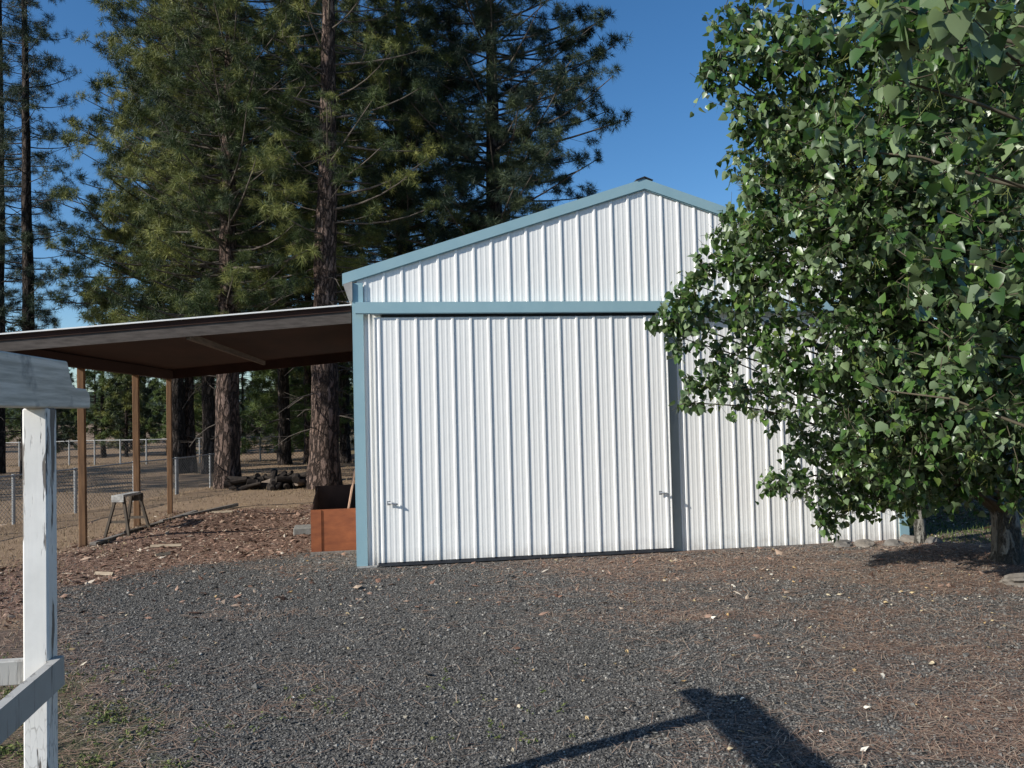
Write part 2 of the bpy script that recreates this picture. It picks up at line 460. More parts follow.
def gheight(X, Y):
    X = np.asarray(X, float); Y = np.asarray(Y, float)
    z = (fbm(X * .35, Y * .35 + 5) - .5) * .10 * sstep(11.5, 16, Y) + (fbm(X * 1.7, Y * 1.7) - .5) * .03
    berm = np.exp(-((X + 5.3 - .08 * (Y - 13)) / .7) ** 2 - ((Y - 13.6) / 1.7) ** 2) * .16
    z = z + berm
    # right-hand bark bed in front of the corner, a few centimetres high
    z = z + .07 * np.exp(-((X - 5.0) / .9) ** 2 - ((Y - 9.4) / .55) ** 2)
    flat = sstep(.25, .0, np.abs((X - BARN_A[0]) * _bv[0] + (Y - BARN_A[1]) * _bv[1])) * (X > -2.2) * (X < 5.3)
    z = z * (1 - .8 * flat)
    far = np.maximum(np.hypot(X, Y) - 90, 0)
    return z + far * .0


def graded(lo, hi, flo, fhi, step, grow=1.13):
    a = list(np.arange(flo, fhi + 1e-6, step)); s = step; x = a[-1]
    while x < hi: s *= grow; x += s; a.append(x)
    s = step; x = a[0]; b = []
    while x > lo: s *= grow; x -= s; b.append(x)
    return np.array(b[::-1] + a)


def build_ground():
    xs = graded(-900, 900, -8.5, 7.0, .07); ys = graded(-300, 1800, 2.2, 16.5, .07)
    X, Y = np.meshgrid(xs, ys, indexing='ij')
    Z = gheight(X, Y)
    V = np.stack([X, Y, Z], -1).reshape(-1, 3)
    n, m = len(xs), len(ys)
    i = (np.arange(n - 1)[:, None] * m + np.arange(m - 1)[None, :]).ravel()
    F = np.stack([i, i + m, i + m + 1, i + 1], -1)
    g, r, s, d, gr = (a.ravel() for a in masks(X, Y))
    me = np_mesh('ground', V, [F], True, {'m_gravel': g, 'm_red': r, 'm_straw': s, 'm_dirt_shade': d, 'm_green': gr})
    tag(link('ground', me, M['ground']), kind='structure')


build_ground()


def build_hills():
    xs = np.linspace(-900, 900, 181); prof = 9 + 16 * fbm(xs * .006 + 2, xs * 0 + 3.3, 4) + 5 * fbm(xs * .05, xs * 0 + 7, 3)
    rows = [(420, -.5), (470, .55), (540, .9), (640, 1.0), (800, .6), (1000, -.05)]
    V = np.concatenate([np.stack([xs, np.full_like(xs, y) + 30 * fbm(xs * .01, xs * 0 + y), np.maximum(prof * k, -2) * (1 + .2 * fbm(xs * .08, xs * 0 + y))], -1) for y, k in rows])
    n = len(xs); F = np.concatenate([np.stack([np.arange(n - 1) + r * n, np.arange(1, n) + r * n, np.arange(1, n) + (r + 1) * n, np.arange(n - 1) + (r + 1) * n], -1) for r in range(len(rows) - 1)])
    tag(link('hills', np_mesh('hills', V, [F], True), M['hill']), kind='structure')


def view_points(rng, n, y0, y1, power, spread=.72):
    """Random ground points in the wedge in front of the photographer; power > 0 crowds them near."""
    t = rng.rand(n)
    Y = (y0 ** (2 - power) + t * (y1 ** (2 - power) - y0 ** (2 - power))) ** (1 / (2 - power))
    X = (rng.rand(n) * 2 - 1) * (spread * Y + .3)
    return X, Y


build_hills()


def in_barn(X, Y, m=.02):
    dx, dy = X - BARN_A[0], Y - BARN_A[1]
    u = dx * _bu[0] + dy * _bu[1]; v = dx * _bv[0] + dy * _bv[1]
    return (u > -m) & (u < 7 + m) & (v > -.1 - m) & (v < 8.2)


def rot_mats(rng, n, tilt=1.0):
    """Random rotation matrices: any heading, tilted up to `tilt` radians."""
    a = rng.rand(n) * 2 * math.pi; b = (rng.rand(n) - .5) * 2 * tilt; c = (rng.rand(n) - .5) * 2 * tilt
    ca, sa, cb, sb, cc, sc = np.cos(a), np.sin(a), np.cos(b), np.sin(b), np.cos(c), np.sin(c)
    z = np.zeros(n); o = np.ones(n)
    Rz = np.stack([ca, -sa, z, sa, ca, z, z, z, o], -1).reshape(n, 3, 3)
    Rx = np.stack([o, z, z, z, cb, -sb, z, sb, cb], -1).reshape(n, 3, 3)
    Ry = np.stack([cc, z, sc, z, o, z, -sc, z, cc], -1).reshape(n, 3, 3)
    return Rz @ Rx @ Ry


def scatter(name, tmplV, tmplF, P, Rm, Sc, mat, jitter=0.0, rng=None, kind='stuff'):
    tmplV = np.asarray(tmplV, float); k = len(tmplV); n = len(P)
    T = np.broadcast_to(tmplV, (n, k, 3)).copy()
    if jitter: T *= 1 + (rng.rand(n, k, 1) - .5) * jitter
    T = T * Sc[:, None, :]
    V = np.einsum('nij,nkj->nki', Rm, T) + P[:, None, :]
    F = [(np.asarray(f)[None] + (np.arange(n) * k)[:, None, None]).reshape(-1, np.asarray(f).shape[1]) for f in tmplF]
    me = np_mesh(name, V.reshape(-1, 3), F)
    o = link(name, me, mat)
    if kind: tag(o, kind=kind)
    return o


OCTA = [(1, 0, 0), (0, 1, 0), (-1, 0, 0), (0, -1, 0), (0, 0, 1), (0, 0, -1)]
OCTF = [[(0, 1, 4), (1, 2, 4), (2, 3, 4), (3, 0, 4), (1, 0, 5), (2, 1, 5), (3, 2, 5), (0, 3, 5)]]


def ground_cover():
    rng = np.random.RandomState(11)
    # gravel stones
    X, Y = view_points(rng, 290000, 2.9, 10.8, .75)
    g, r, s, d, gr = masks(X, Y)
    keep = (rng.rand(len(X)) < g * (1 - .5 * s) + .04) & ~in_barn(X, Y)
    X, Y = X[keep], Y[keep]; n = len(X)
    sc = np.exp(rng.randn(n) * .36) * .0050 * (1 + .03 * (Y - 3))
    big = rng.rand(n) < .012; sc[big] *= 1.7
    Sc = np.stack([sc * (.8 + .6 * rng.rand(n)), sc * (.8 + .6 * rng.rand(n)), sc * (.55 + .4 * rng.rand(n))], -1)
    P = np.stack([X, Y, gheight(X, Y) + sc * .25], -1)
    tag(scatter('gravel', OCTA, OCTF, P, rot_mats(rng, n, .6), Sc, M['stone'], .5, rng), 'dark grey crushed gravel spread in front of the barn', 'gravel')
    # bark chips
    X, Y = view_points(rng, 60000, 6.0, 17.5, .6)
    g, r, s, d, gr = masks(X, Y)
    keep = (rng.rand(len(X)) < r * (1 - .9 * g) + .03 * s) & ~in_barn(X, Y)
    X, Y = X[keep], Y[keep]; n = len(X)
    sc = np.exp(rng.randn(n) * .42) * .017
    Sc = np.stack([sc * (1 + rng.rand(n)), sc * (.4 + .5 * rng.rand(n)), sc * .22], -1)
    P = np.stack([X, Y, gheight(X, Y) + sc * .3], -1)
    tag(scatter('bark_mulch', OCTA, OCTF, P, rot_mats(rng, n, .55), Sc, M['chip'], .6, rng), 'reddish brown bark chips covering the ground under the open roof', 'mulch')
    # fallen needles
    X, Y = view_points(rng, 120000, 2.9, 11, .9)
    g, r, s, d, gr = masks(X, Y)
    keep = (rng.rand(len(X)) < .025 + .85 * s + .07 * d * (1 - g)) & ~in_barn(X, Y)
    X, Y = X[keep], Y[keep]; n = len(X)
    L = .03 + .05 * rng.rand(n)
    Sc = np.stack([L, .0006 + .0007 * rng.rand(n) + .00012 * Y, L * .12], -1)
    P = np.stack([X, Y, gheight(X, Y) + .010], -1)
    NV = [(-1, -1, 0), (1, -.6, .0), (1, .6, .0), (-1, 1, 0), (0, -1, .25), (0, 1, .25)]
    tag(scatter('pine_straw', NV, [[(0, 4, 5, 3), (4, 1, 2, 5)]], P, rot_mats(rng, n, .12), Sc, M['straw'], 0, rng), 'dry brown pine needles strewn over the gravel', 'pine needles')
    # fallen leaves and wood flakes
    X, Y = view_points(rng, 950, 3.2, 12, .5)
    keep = ~in_barn(X, Y) & (rng.rand(950) < .28 + .6 * sstep(0, 3, X)); X, Y = X[keep], Y[keep]; n = len(X)
    sc = .010 + .016 * rng.rand(n) ** 2
    Sc = np.stack([sc, sc * (.6 + .6 * rng.rand(n)), sc], -1)
    P = np.stack([X, Y, gheight(X, Y) + .014], -1)
    LV = [(-1.2, 0, .2), (-.3, -.7, .0), (.6, -.6, .3), (1.2, 0, .1), (.5, .7, -.1), (-.4, .6, .35)]
    tag(scatter('leaf_litter', LV, [[(0, 1, 2, 3), (0, 3, 4, 5)]], P, rot_mats(rng, n, .5), Sc, M['litter'], .4, rng), 'small pale fallen leaves and wood flakes scattered on the gravel', 'leaf litter')
    # low green weeds at the fence foot
    X, Y = view_points(rng, 26000, 2.6, 8.5, 1.2, .85)
    g, r, s, d, gr = masks(X, Y)
    sparse = (fbm(X * 2.2 + 9, Y * 2.2) > .60) * .09 * (X < .3) * (Y < 6)
    keep = (X < 1.0) & (rng.rand(len(X)) < np.maximum(gr * sstep(.50, .60, fbm(X * 4.5, Y * 4.5, 3)) * 1.0, sparse))
    X, Y = X[keep], Y[keep]; n = len(X)
    reps = 7; X = np.repeat(X, reps) + rng.randn(n * reps) * .014; Y = np.repeat(Y, reps) + rng.randn(n * reps) * .014; n = len(X)
    sc = .006 + .008 * rng.rand(n)
    Sc = np.stack([sc, sc * .55, sc], -1)
    P = np.stack([X, Y, gheight(X, Y) + .004 + .032 * rng.rand(n) ** 1.5], -1)
    tag(scatter('low_weeds', LV, [[(0, 1, 2, 3), (0, 3, 4, 5)]], P, rot_mats(rng, n, 1.0), Sc, M['weed'], .3, rng), 'low green weeds creeping over the dirt beside the white fence post', 'weeds')
    # dry grass blades, left and towards the pines
    X, Y = view_points(rng, 120000, 5.0, 34, .8)
    g, r, s, d, gr = masks(X, Y)
    w = np.where(Y < 15.5, sstep(-5.4, -6.4, X + .25 * (Y - 13.5) * (Y < 13.5)) * sstep(5, 7, Y) * .6 + .025, .55 * sstep(15, 18, Y) + .03) * (1 - g)
    keep = (rng.rand(len(X)) < w) & ~in_barn(X, Y) & (X < 0) & (vnoise(X * 2, Y * 2) > .25)
    X, Y = X[keep], Y[keep]; n = len(X)
    h = (.02 + .07 * rng.rand(n) ** 3) * (1 + .012 * Y)
    Sc = np.stack([.0014 + .00022 * Y, h, h], -1)
    P = np.stack([X, Y, gheight(X, Y)], -1)
    BV = [(-1, 0, 0), (1, 0, 0), (.45, .25, .6), (-.1, .5, 1)]
    tag(scatter('dry_grass', BV, [[(0, 1, 2, 3)]], P, rot_mats(rng, n, .35), Sc, M['drygrass'], 0, rng), 'tan dry grass growing left of the roof and below the pines', 'grass')
    # lawn beyond the poplars
    n = 9000; X = 5.2 + 6 * rng.rand(n); Y = 9.9 + 5 * rng.rand(n)
    keep = ~in_barn(X, Y, .1); X, Y = X[keep], Y[keep]; n = len(X)
    h = .02 + .05 * rng.rand(n)
    P = np.stack([X, Y, gheight(X, Y)], -1)
    tag(scatter('lawn', BV, [[(0, 1, 2, 3)]], P, rot_mats(rng, n, .35), np.stack([.006 + 0 * h, h, h], -1), M['shade_grass'], 0, rng), 'green grass growing beside the right corner of the barn', 'grass')


ground_cover()

# ------------------------------------------------------------------ barn
BW, BD = 7.0, 8.0
RIDGE_U, SLOPE, PITCHB = 3.60, .322, .2175


def gable(u): return 4.55 - SLOPE * abs(u - RIDGE_U)


def rib_profile(u0, u1, phase, majh=.0125, minh=.0016):
    """(u, out) points of ribbed sheet: a trapezoid rib, then two shallow ones."""
    pts = [(u0, 0.0)]
    k0 = math.floor((u0 - phase) / PITCHB) - 1; k1 = math.ceil((u1 - phase) / PITCHB) + 1
    for k in range(k0, k1 + 1):
        c = phase + k * PITCHB
        for a, h in ((-.020, 0), (-.011, majh), (.011, majh), (.020, 0),
                     (.062, 0), (.070, minh), (.084, minh), (.092, 0), (.126, 0), (.134, minh), (.148, minh), (.156, 0)):
            if u0 < c + a < u1: pts.append((c + a, h))
    pts.append((u1, 0.0))
    return sorted(pts)


def ribbed(mb, u0, u1, z0, zt, phase, place):
    pr = rib_profile(u0, u1, phase)
    if u0 < RIDGE_U < u1 and callable(zt):
        h = np.interp(RIDGE_U, [p[0] for p in pr], [p[1] for p in pr]); pr = sorted(pr + [(RIDGE_U, float(h))])
    V = []
    for u, h in pr:
        V.append(place(u, h, z0)); V.append(place(u, h, zt(u) if callable(zt) else zt))
    mb.add(V, [(2 * i, 2 * i + 2, 2 * i + 3, 2 * i + 1) for i in range(len(pr) - 1)])


def build_barn():
    t = thing('metal_barn', 'white ribbed metal barn with blue trim and a big sliding door', 'barn', BARN_A, BARN_ROT)
    front = lambda off: (lambda u, h, z: (u, -off - h, z))
    mb = MB()
    ribbed(mb, .02, BW - .02, 3.05, lambda u: gable(u) + .02, RIDGE_U, front(.0))
    ribbed(mb, .02, .30, 0.0, 3.05, .155, front(.0))
    ribbed(mb, 3.97, BW - .02, 0.0, 3.05, RIDGE_U, front(.0))
    mb.build('front_wall', M['white'], t)
    mb = MB(); ribbed(mb, .02, BD - .02, 0, 3.36, .1, lambda u, h, z: (-h, BD - u, z)); mb.build('side_wall', M['white'], t)
    mb = MB(); ribbed(mb, .02, BD - .02, 0, 3.44, .1, lambda u, h, z: (BW + h, u, z)); mb.build('side_wall', M['white'], t)
    mb = MB(); ribbed(mb, .02, BW - .02, 0, lambda u: gable(u), RIDGE_U, lambda u, h, z: (u, BD + h, z)); mb.build('back_wall', M['white'], t)
    # roof: two steel slopes
    e = .145
    for sgn in (-1, 1):
        ue = -e if sgn < 0 else 2 * RIDGE_U + e
        zr, ze = 4.575, 4.575 - SLOPE * abs(ue - RIDGE_U)
        mb = MB().prism([(RIDGE_U, zr + .02), (ue, ze + .02), (ue, ze + .055), (RIDGE_U, zr + .055)], -.022, BD + .1)
        for k in range(int(BD / PITCHB)):
            y = .08 + k * PITCHB
            mb.add([(RIDGE_U, y - .02, zr + .056), (RIDGE_U, y + .02, zr + .056), (RIDGE_U, y, zr + .078), (ue, y - .02, ze + .056), (ue, y + .02, ze + .056), (ue, y, ze + .078)],
                   [(0, 3, 5, 2), (2, 5, 4, 1), (0, 2, 1), (3, 4, 5)])
        mb.build('roof', M['white'], t)
        # rake trim, lower edge folded back
        a = 4.535; p = []
        off = lambda u: -SLOPE * abs(u - RIDGE_U)
        mb = MB().prism([(RIDGE_U, a + .012), (ue, a + off(ue) + .012), (ue, a + off(ue) + .138), (RIDGE_U, a + .138)], -.036, -.024)
        mb.prism([(RIDGE_U, a), (ue, a + off(ue)), (ue, a + off(ue) + .011), (RIDGE_U, a + .011)], -.0235, -.004)
        mb.build('rake_trim', M['blue'], t)
    mb = MB().prism([(RIDGE_U - .11, 4.650), (RIDGE_U, 4.690), (RIDGE_U + .11, 4.650), (RIDGE_U + .11, 4.658), (RIDGE_U, 4.700), (RIDGE_U - .11, 4.658)], -.05, BD + .1)
    mb.build('ridge_cap', M['darkmetal'], t)
    # eave closures
    mb = MB().prism([(-.135, 3.335), (-.03, 3.37), (-.03, 3.14), (-.075, 3.15)], -.06, BD); mb.build('eave_board', M['soffit'], t)
    mb = MB().prism([(BW + .03, 3.40), (BW + .30, 3.33), (BW + .24, 3.18), (BW + .03, 3.17)], -.06, BD); mb.build('eave_board', M['soffit'], t)
    # corner trims: an angle, two legs butted
    for x0, x1, xs, zt in ((-.026, .092, -.03, 3.355), (BW - .092, BW + .026, BW + .028, 3.40)):
        mb = MB().box(x0, x1, -.034, -.024, .02, zt)
        if xs < 0: mb.box(-.036, -.0265, -.034, .10, .02, zt)
        else: mb.box(BW + .0265, BW + .036, -.034, .10, .02, zt)
        mb.build('corner_trim', M['blue'], t)
    MB().box(-.03, .20, -.04, -.002, -.03, .018).build('base_flashing', M['saw_white'], t)
    # track cover of the sliding door
    mb = MB().prism([(-.026, 3.13), (-.128, 3.115), (-.128, 2.985), (-.120, 2.972), (-.112, 2.985), (-.112, 3.095), (-.026, 3.10)], .005, BW - .01, axis='x')
    mb.build('door_track', M['blue'], t)
    # jamb strip right of the door
    MB().box(3.70, 3.955, -.010, -.001, .0, 3.0).build('door_jamb', M['jamb'], t)
    MB().box(3.957, 3.972, -.024, -.003, .0, 3.0).build('jamb_edge', M['white'], t)
    MB().box(.31, 3.69, -.020, -.003, 2.80, 3.045).build('dark_gap_strip', M['darkmetal'], t)  # added dark strip: stops a light leak, keeps the gap over the door dark
    # the door
    d0, d1 = .215, 3.815
    mb = MB(); ribbed(mb, d0 + .012, d1 - .012, .055, 2.938, .275, front(.075)); mb.box(d0, d1, -.072, -.034, .055, 2.938)
    mb.box(d0, d0 + .011, -.085, -.0725, .055, 2.938); mb.box(d1 - .011, d1, -.085, -.0725, .055, 2.938)
    door = mb.build('sliding_door', M['white'], t)
    MB().box(d0, d1, -.076, -.036, .012, .0545).build('bottom_gap_strip', M['darkmetal'], door)  # dark strip painted in for the shaded gap under the door
    for u, z, s in ((.375, .745, 1), (3.69, .735, 1)):
        mb = MB().box(u - .045, u - .005, -.102, -.0985, z - .02, z + .03)
        mb.tube([(u - .03, -.108, z + .008), (u + .01, -.122, z + .004), (u + .05, -.124, z - .006), (u + .075, -.108, z - .012)], [.012, .013, .013, .010], 8)
        mb.build('handle', M['galv'], door, smooth=False)
    # floor slab and a dark inside are closed off by the walls
    MB().box(.05, BW - .05, .05, BD - .05, .0, .02).build('floor_slab', M['block'], t)


build_barn()


def build_lean_to():
    t = thing('lean_to_shelter', 'open brown lean-to roof on wooden posts attached to the left of the barn', 'shelter', BARN_A, BARN_ROT)
    uL, zH, sl = -4.29, 3.075, .081
    top = lambda u: zH + sl * u
    V0, V1 = .06, 6.55

    def skew(mb):
        # the low eave runs a little closer to the barn towards the rear
        mb.v = [(x * (1 - .085 * max(0, y) / 6.5), y, z) for x, y, z in mb.v]
        return mb
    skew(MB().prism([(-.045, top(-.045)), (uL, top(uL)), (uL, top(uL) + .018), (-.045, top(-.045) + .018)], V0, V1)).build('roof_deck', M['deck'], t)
    mb = MB().prism([(-.045, top(-.045) + .022), (uL - .03, top(uL) + .020), (uL - .03, top(uL) + .036), (-.045, top(-.045) + .038)], V0 - .085, V1 + .03)
    skew(mb).build('roof_sheet', M['white'], t)
    mb = MB().prism([(-.05, top(-.05) - .185), (uL, top(uL) - .165), (uL, top(uL) - .002), (-.05, top(-.05) - .002)], V0 - .04, V0 - .002)
    mb.build('fascia', M['fascia'], t)
    # a thin second strip standing a little proud at the top of the fascia
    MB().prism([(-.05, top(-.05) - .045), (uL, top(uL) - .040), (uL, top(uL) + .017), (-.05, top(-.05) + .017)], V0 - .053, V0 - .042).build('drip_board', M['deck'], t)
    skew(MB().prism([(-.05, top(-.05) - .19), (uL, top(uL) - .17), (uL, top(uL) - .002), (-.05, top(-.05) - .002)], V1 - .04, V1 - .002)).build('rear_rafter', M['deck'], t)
    MB().bar((-1.92, V0 + .02, top(-1.92) - .165), (-1.92, V1 - .9, top(-1.92) - .13), .045, .075).build('purlin', M['purlin'], t)
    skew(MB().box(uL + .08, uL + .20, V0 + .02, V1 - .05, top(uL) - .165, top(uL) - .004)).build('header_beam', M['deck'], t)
    for v, w in ((2.68, .09), (4.75, .095), (6.42, .085)):
        mb = MB().box(-w / 2, w / 2, -w / 2, w / 2, -.1, top(uL) - .167)
        o = mb.build('post', M['post'], t, loc=((uL + .14) * (1 - .085 * v / 6.5), v, 0), bevel=.006)
        o.rotation_euler = (rad(.4), rad(-.5 + .3 * v / 3), rad(4))


build_lean_to()

# ------------------------------------------------------------------ white fence at the left
def build_fence():
    P0 = np.array([-1.818, 3.075, 0.0])
    t = thing('wooden_fence', 'peeling white wooden fence post with grey overhead beam and low rails', 'fence', P0, BARN_ROT)
    # local: x right along the barn front, y away
    h = .0445
    MB().box(-h, h, -h, h, -.2, 1.853).build('post', M['fence_white'], t, bevel=.006)
    prof = [(-3.35, 2.043), (.15, 2.043), (.17, 2.00), (.20, 1.955), (.235, 1.938), (.355, 1.936), (.385, 1.922), (.395, 1.90), (.395, 1.8545), (-3.35, 1.8545)]
    MB().prism(prof, -.043, .0455, axis='x').build('header_beam', M['beam'], t, bevel=.005)
    MB().box(-h, h, -h, h, -.2, 1.853).build('post', M['fence_white'], t, loc=(0, -3.15, 0), bevel=.006)
    mb = MB(); mb.bar((h + .019, .010, .850), (h + .019, -.62, .822), .034, .112); mb.bar((h + .019, -.621, .822), (h + .019, -3.2, .80), .034, .112)
    mb.build('rail', M['rail_white'], t)
    MB().bar((-h - .003, .0, .858), (-2.6, .0, .868), .042, .092).build('rail', M['rail_white'], t, bevel=.004)


build_fence()

# ------------------------------------------------------------------ small things
def small_things():
    # plywood bin at the barn corner
    c = barn_to_world(-.36, 1.05)
    t = thing('plywood_bin', 'open orange brown plywood bin beside the left barn corner', 'bin', c, BARN_ROT)
    w, d = .30, .95
    MB().box(-w, w, 0, .018, 0, .575).build('front_panel', M['ply_red'], t)
    MB().box(-w, -w + .13, -.014, -.002, .02, .573).build('corner_board', M['ply_red'], t)
    for x in (-w, w - .018):
        mb = MB().prism([(.0185, 0), (d, 0), (d, .80), (.0185, .575)], x, x + .018, axis='x'); mb.build('side_panel', M['ply_dark'], t)
    MB().box(-w - .03, w + .02, d + .001, d + .02, 0, .80).build('back_panel', M['ply_dark'], t)
    MB().box(-w + .02, w - .02, .02, d - .01, .02, .04).build('bottom', M['ply_dark'], t)
    MB().bar((-w, -.028, .018), (w, -.028, .018), .03, .035).build('foot_board', M['grey_plank'], t)
    a = at(345, 530, 10.58); b = at(355, 469, 10.64)
    o = MB().bar(a * 0, b - a, .035, .02).build('wooden_stake', M['stake'], None, loc=a)
    tag(o, 'pale slanting wooden stake standing in the plywood bin', 'stake')
    c = gnd(304, 534)
    mb = MB().box(-.17, .17, -.20, .20, 0, .11); o = mb.build('concrete_block', M['block'], None, loc=(c[0], c[1] + .1, -.005), rz=.2, bevel=.012)
    tag(o, 'grey concrete block lying on bark left of the plywood bin', 'block')
    # sawhorse
    c = np.array([-6.0, 12.45, 0]); c[2] = float(gheight(c[0], c[1])) - .01
    t = thing('sawhorse', 'old wooden sawhorse with white painted top and dark splayed legs', 'sawhorse', c, rad(-4))
    MB().box(-.075, .075, -.26, .26, .585, .625).build('top', M['saw_white'], t, bevel=.005)
    MB().box(-.095, .095, -.285, -.262, .52, .622).build('end_plate', M['saw_white'], t)
    MB().box(-.095, .095, .262, .285, .48, .60).build('end_plate', M['saw_leg'], t)
    for sx in (-1, 1):
        for sy in (-1, 1):
            MB().bar((sx * .06, sy * .22, .585), (sx * .19, sy * .30, 0), .035, .04, (0, 1, 0)).build('leg', M['saw_leg'], t)
    MB().bar((-.14, -.265, .22), (.14, -.265, .22), .02, .04).build('brace', M['saw_leg'], t)
    MB().bar((-.14, .265, .22), (.14, .265, .22), .02, .04).build('brace', M['saw_leg'], t)
    # boards on the ground, front of the berm
    spec = [((-6.02, 11.45), (-5.92, 14.9), .10, .045, 'long grey board lying lowest along the line between the roof posts'),
            ((-5.95, 12.3), (-5.62, 15.4), .09, .05, 'long dark board resting beside the sawhorse feet'),
            ((-5.86, 13.3), (-5.50, 15.9), .07, .06, 'shorter weathered board at the far end of the board row')]
    for i, (a, b, w, hh, lab) in enumerate(spec):
        a = np.array([a[0], a[1], float(gheight(*a)) + .03]); b = np.array([b[0], b[1], float(gheight(*b)) + .05])
        o = MB().bar(a * 0, b - a, w, hh).build('weathered_board', M['grey_plank'] if i != 1 else M['saw_leg'], None, loc=a, bevel=.006)
        tag(o, lab, 'board', 'boards lying beside the roof posts')
    # split pieces thrown on the bark
    for (px, py), L, az, lab in (((166, 548), .42, .1, 'longest pale split stick lying on the bark in front of the sawhorse'), ((163, 556), .20, .9, 'short pale wood splinter nearest the gravel edge'),
                                 ((222, 521), .34, .25, 'pale split stick lying alone on the bark midway to the pines'), ((104, 575), .26, -.3, 'pale wood piece lying near the white fence post')):
        c = gnd(px, py); d = np.array([math.cos(az), math.sin(az), .04]) * L / 2
        o = MB().prism([(-.022, 0), (.026, .004), (.006, .032)], -L / 2, L / 2, axis='x').build('split_stick', M['straw_wood'], None, loc=(c[0], c[1], float(gheight(c[0], c[1])) + .008), rz=az)
        tag(o, lab, 'stick', 'split sticks on the bark')
    # woodpile between the two big pines
    rng = np.random.RandomState(3)
    for i in range(54):
        x = rng.uniform(-6.95, -5.0); lay = i % 3
        y = rng.uniform(19.9, 21.0); L = rng.uniform(.3, .8); r = rng.uniform(.035, .10)
        az = rng.uniform(-1.5, 1.5); tilt = rng.uniform(-.3, .5)
        d = np.array([math.cos(az) * math.cos(tilt), math.sin(az) * math.cos(tilt), math.sin(tilt)]) * L / 2
        z = float(gheight(x, y)) + r * .9 + lay * .085
        mb = MB().tube([-d, -d * .3, d * .35, d], [r, r * 1.05, r * .98, r * .93], 9)
        pale = rng.rand() < .09
        o = mb.build('firewood_log', M['log_pale'] if pale else M['log'], None, loc=(x, y, z))
        tag(o, 'pale dry log in the low woodpile between the two big pine trunks' if pale else 'dark weathered log in the low woodpile between the two big pine trunks', 'log', 'pale logs of the woodpile' if pale else 'dark logs of the woodpile')
    # rocks edging the bark bed
    import bmesh

    def rock(px, py, r, flat, lab, mat, seed, grp=None):
        c = gnd(px, py); rr = np.random.RandomState(seed)
        bm = bmesh.new(); bmesh.ops.create_icosphere(bm, subdivisions=3, radius=1)
        off = rr.rand(3) * 50
        for v in bm.verts:
            p = v.co
            f = .45 + 1.1 * float(fbm(np.array(p.x * 1.3 + off[0]), np.array(p.y * 1.3 + p.z * 1.9 + off[1]), 4))
            v.co = Vector((p.x * r * f * 1.25, p.y * r * f, p.z * r * f * flat))
        me = bpy.data.meshes.new('rock'); bm.to_mesh(me); bm.free()
        o = link('rock', me, mat, None, (c[0], c[1], float(gheight(c[0], c[1])) + r * flat * .12), rr.rand() * 3)
        tag(o, lab, 'rock', grp)
    g = 'rocks at the right barn corner'
    rock(842, 546, .12, .55, 'small grey rock leftmost of those edging the bark bed by the barn', M['rock'], 1, g)
    rock(866, 547, .12, .5, 'broad flat grey rock in the bark bed before the barn wall', M['rock_pale'], 2, g)
    rock(893, 548, .11, .7, 'grey rock between the flat rock and the blue corner trim', M['rock'], 3, g)
    rock(911, 543, .11, .7, 'tan rock touching the thin poplar trunk', M['rock_pale'], 4, g)
    rock(936, 546, .09, .7, 'small shaded rock right of the thin poplar trunk', M['rock'], 5, g)
    rock(1022, 584, .15, .6, 'pale rock at the right edge in front of the thick poplar trunk', M['rock_pale'], 6, g)
    # stepping bits of bark in the bed
    # distant shed
    c = np.array([-20.3, 62.0, 0])
    t = thing('distant_shed', 'small dark shed with pale blue grey roof far behind the pines', 'shed', c, .2)
    MB().box(-2.6, 2.6, -1.8, 1.8, 0, 2.1).build('wall', M['shed_wall'], t)
    MB().prism([(-3.0, 2.05), (0, 3.2), (3.0, 2.05), (3.0, 2.2), (0, 3.36), (-3.0, 2.2)], -2.1, 2.1).build('roof', M['shed_roof'], t)
    MB().box(-1.7, -.8, -1.83, -1.802, .05, 1.9).build('door', M['fascia'], t)
    MB().box(.5, 1.5, -1.83, -1.802, .9, 1.7).build('window', M['darkmetal'], t)


small_things()


def chain_fence(name, lab, pts, height, step, postmat, wire_r, wire_gap, post_r):
    t = thing(name, lab, 'fence', (pts[0][0], pts[0][1], 0))
    o = np.array([pts[0][0], pts[0][1], 0.0])
    rails = NP(); wires = NP()
    for (a, b) in zip(pts[:-1], pts[1:]):
        a = np.array(a, float); b = np.array(b, float); L = np.linalg.norm(b - a); d = (b - a) / L
        P = lambda s, z: np.array([a[0] + d[0] * s, a[1] + d[1] * s, float(gheight(a[0] + d[0] * s, a[1] + d[1] * s)) + z]) - o
        for k in range(int(L / step) + 1):
            MB().tube([P(k * step, -.1), P(k * step, height + .03)], [post_r, post_r], 8).build('post', postmat, t, smooth=False)
        ss = np.linspace(0, L, max(3, int(L / 1.5)))
        rails.tube([P(s, height) for s in ss], .017, 6)
        for sgn in (1, -1):
            for s0 in np.arange(-height, L + height, wire_gap):
                s1 = s0 + height
                z0, z1 = .03, height
                lo, hi = max(s0, 0), min(s1, L)
                if hi - lo < .05: continue
                f = lambda s: z0 + (z1 - z0) * (s - s0) / height
                za, zb = f(lo), f(hi)
                if sgn < 0: za, zb = z0 + z1 - za, z0 + z1 - zb
                wires.tube([P(lo, za), P(hi, zb)], wire_r, 3)
    link('top_rail', rails.mesh('top_rail'), M['fence_post'], t)
    link('wire_mesh', wires.mesh('wire_mesh'), M['wire'], t)


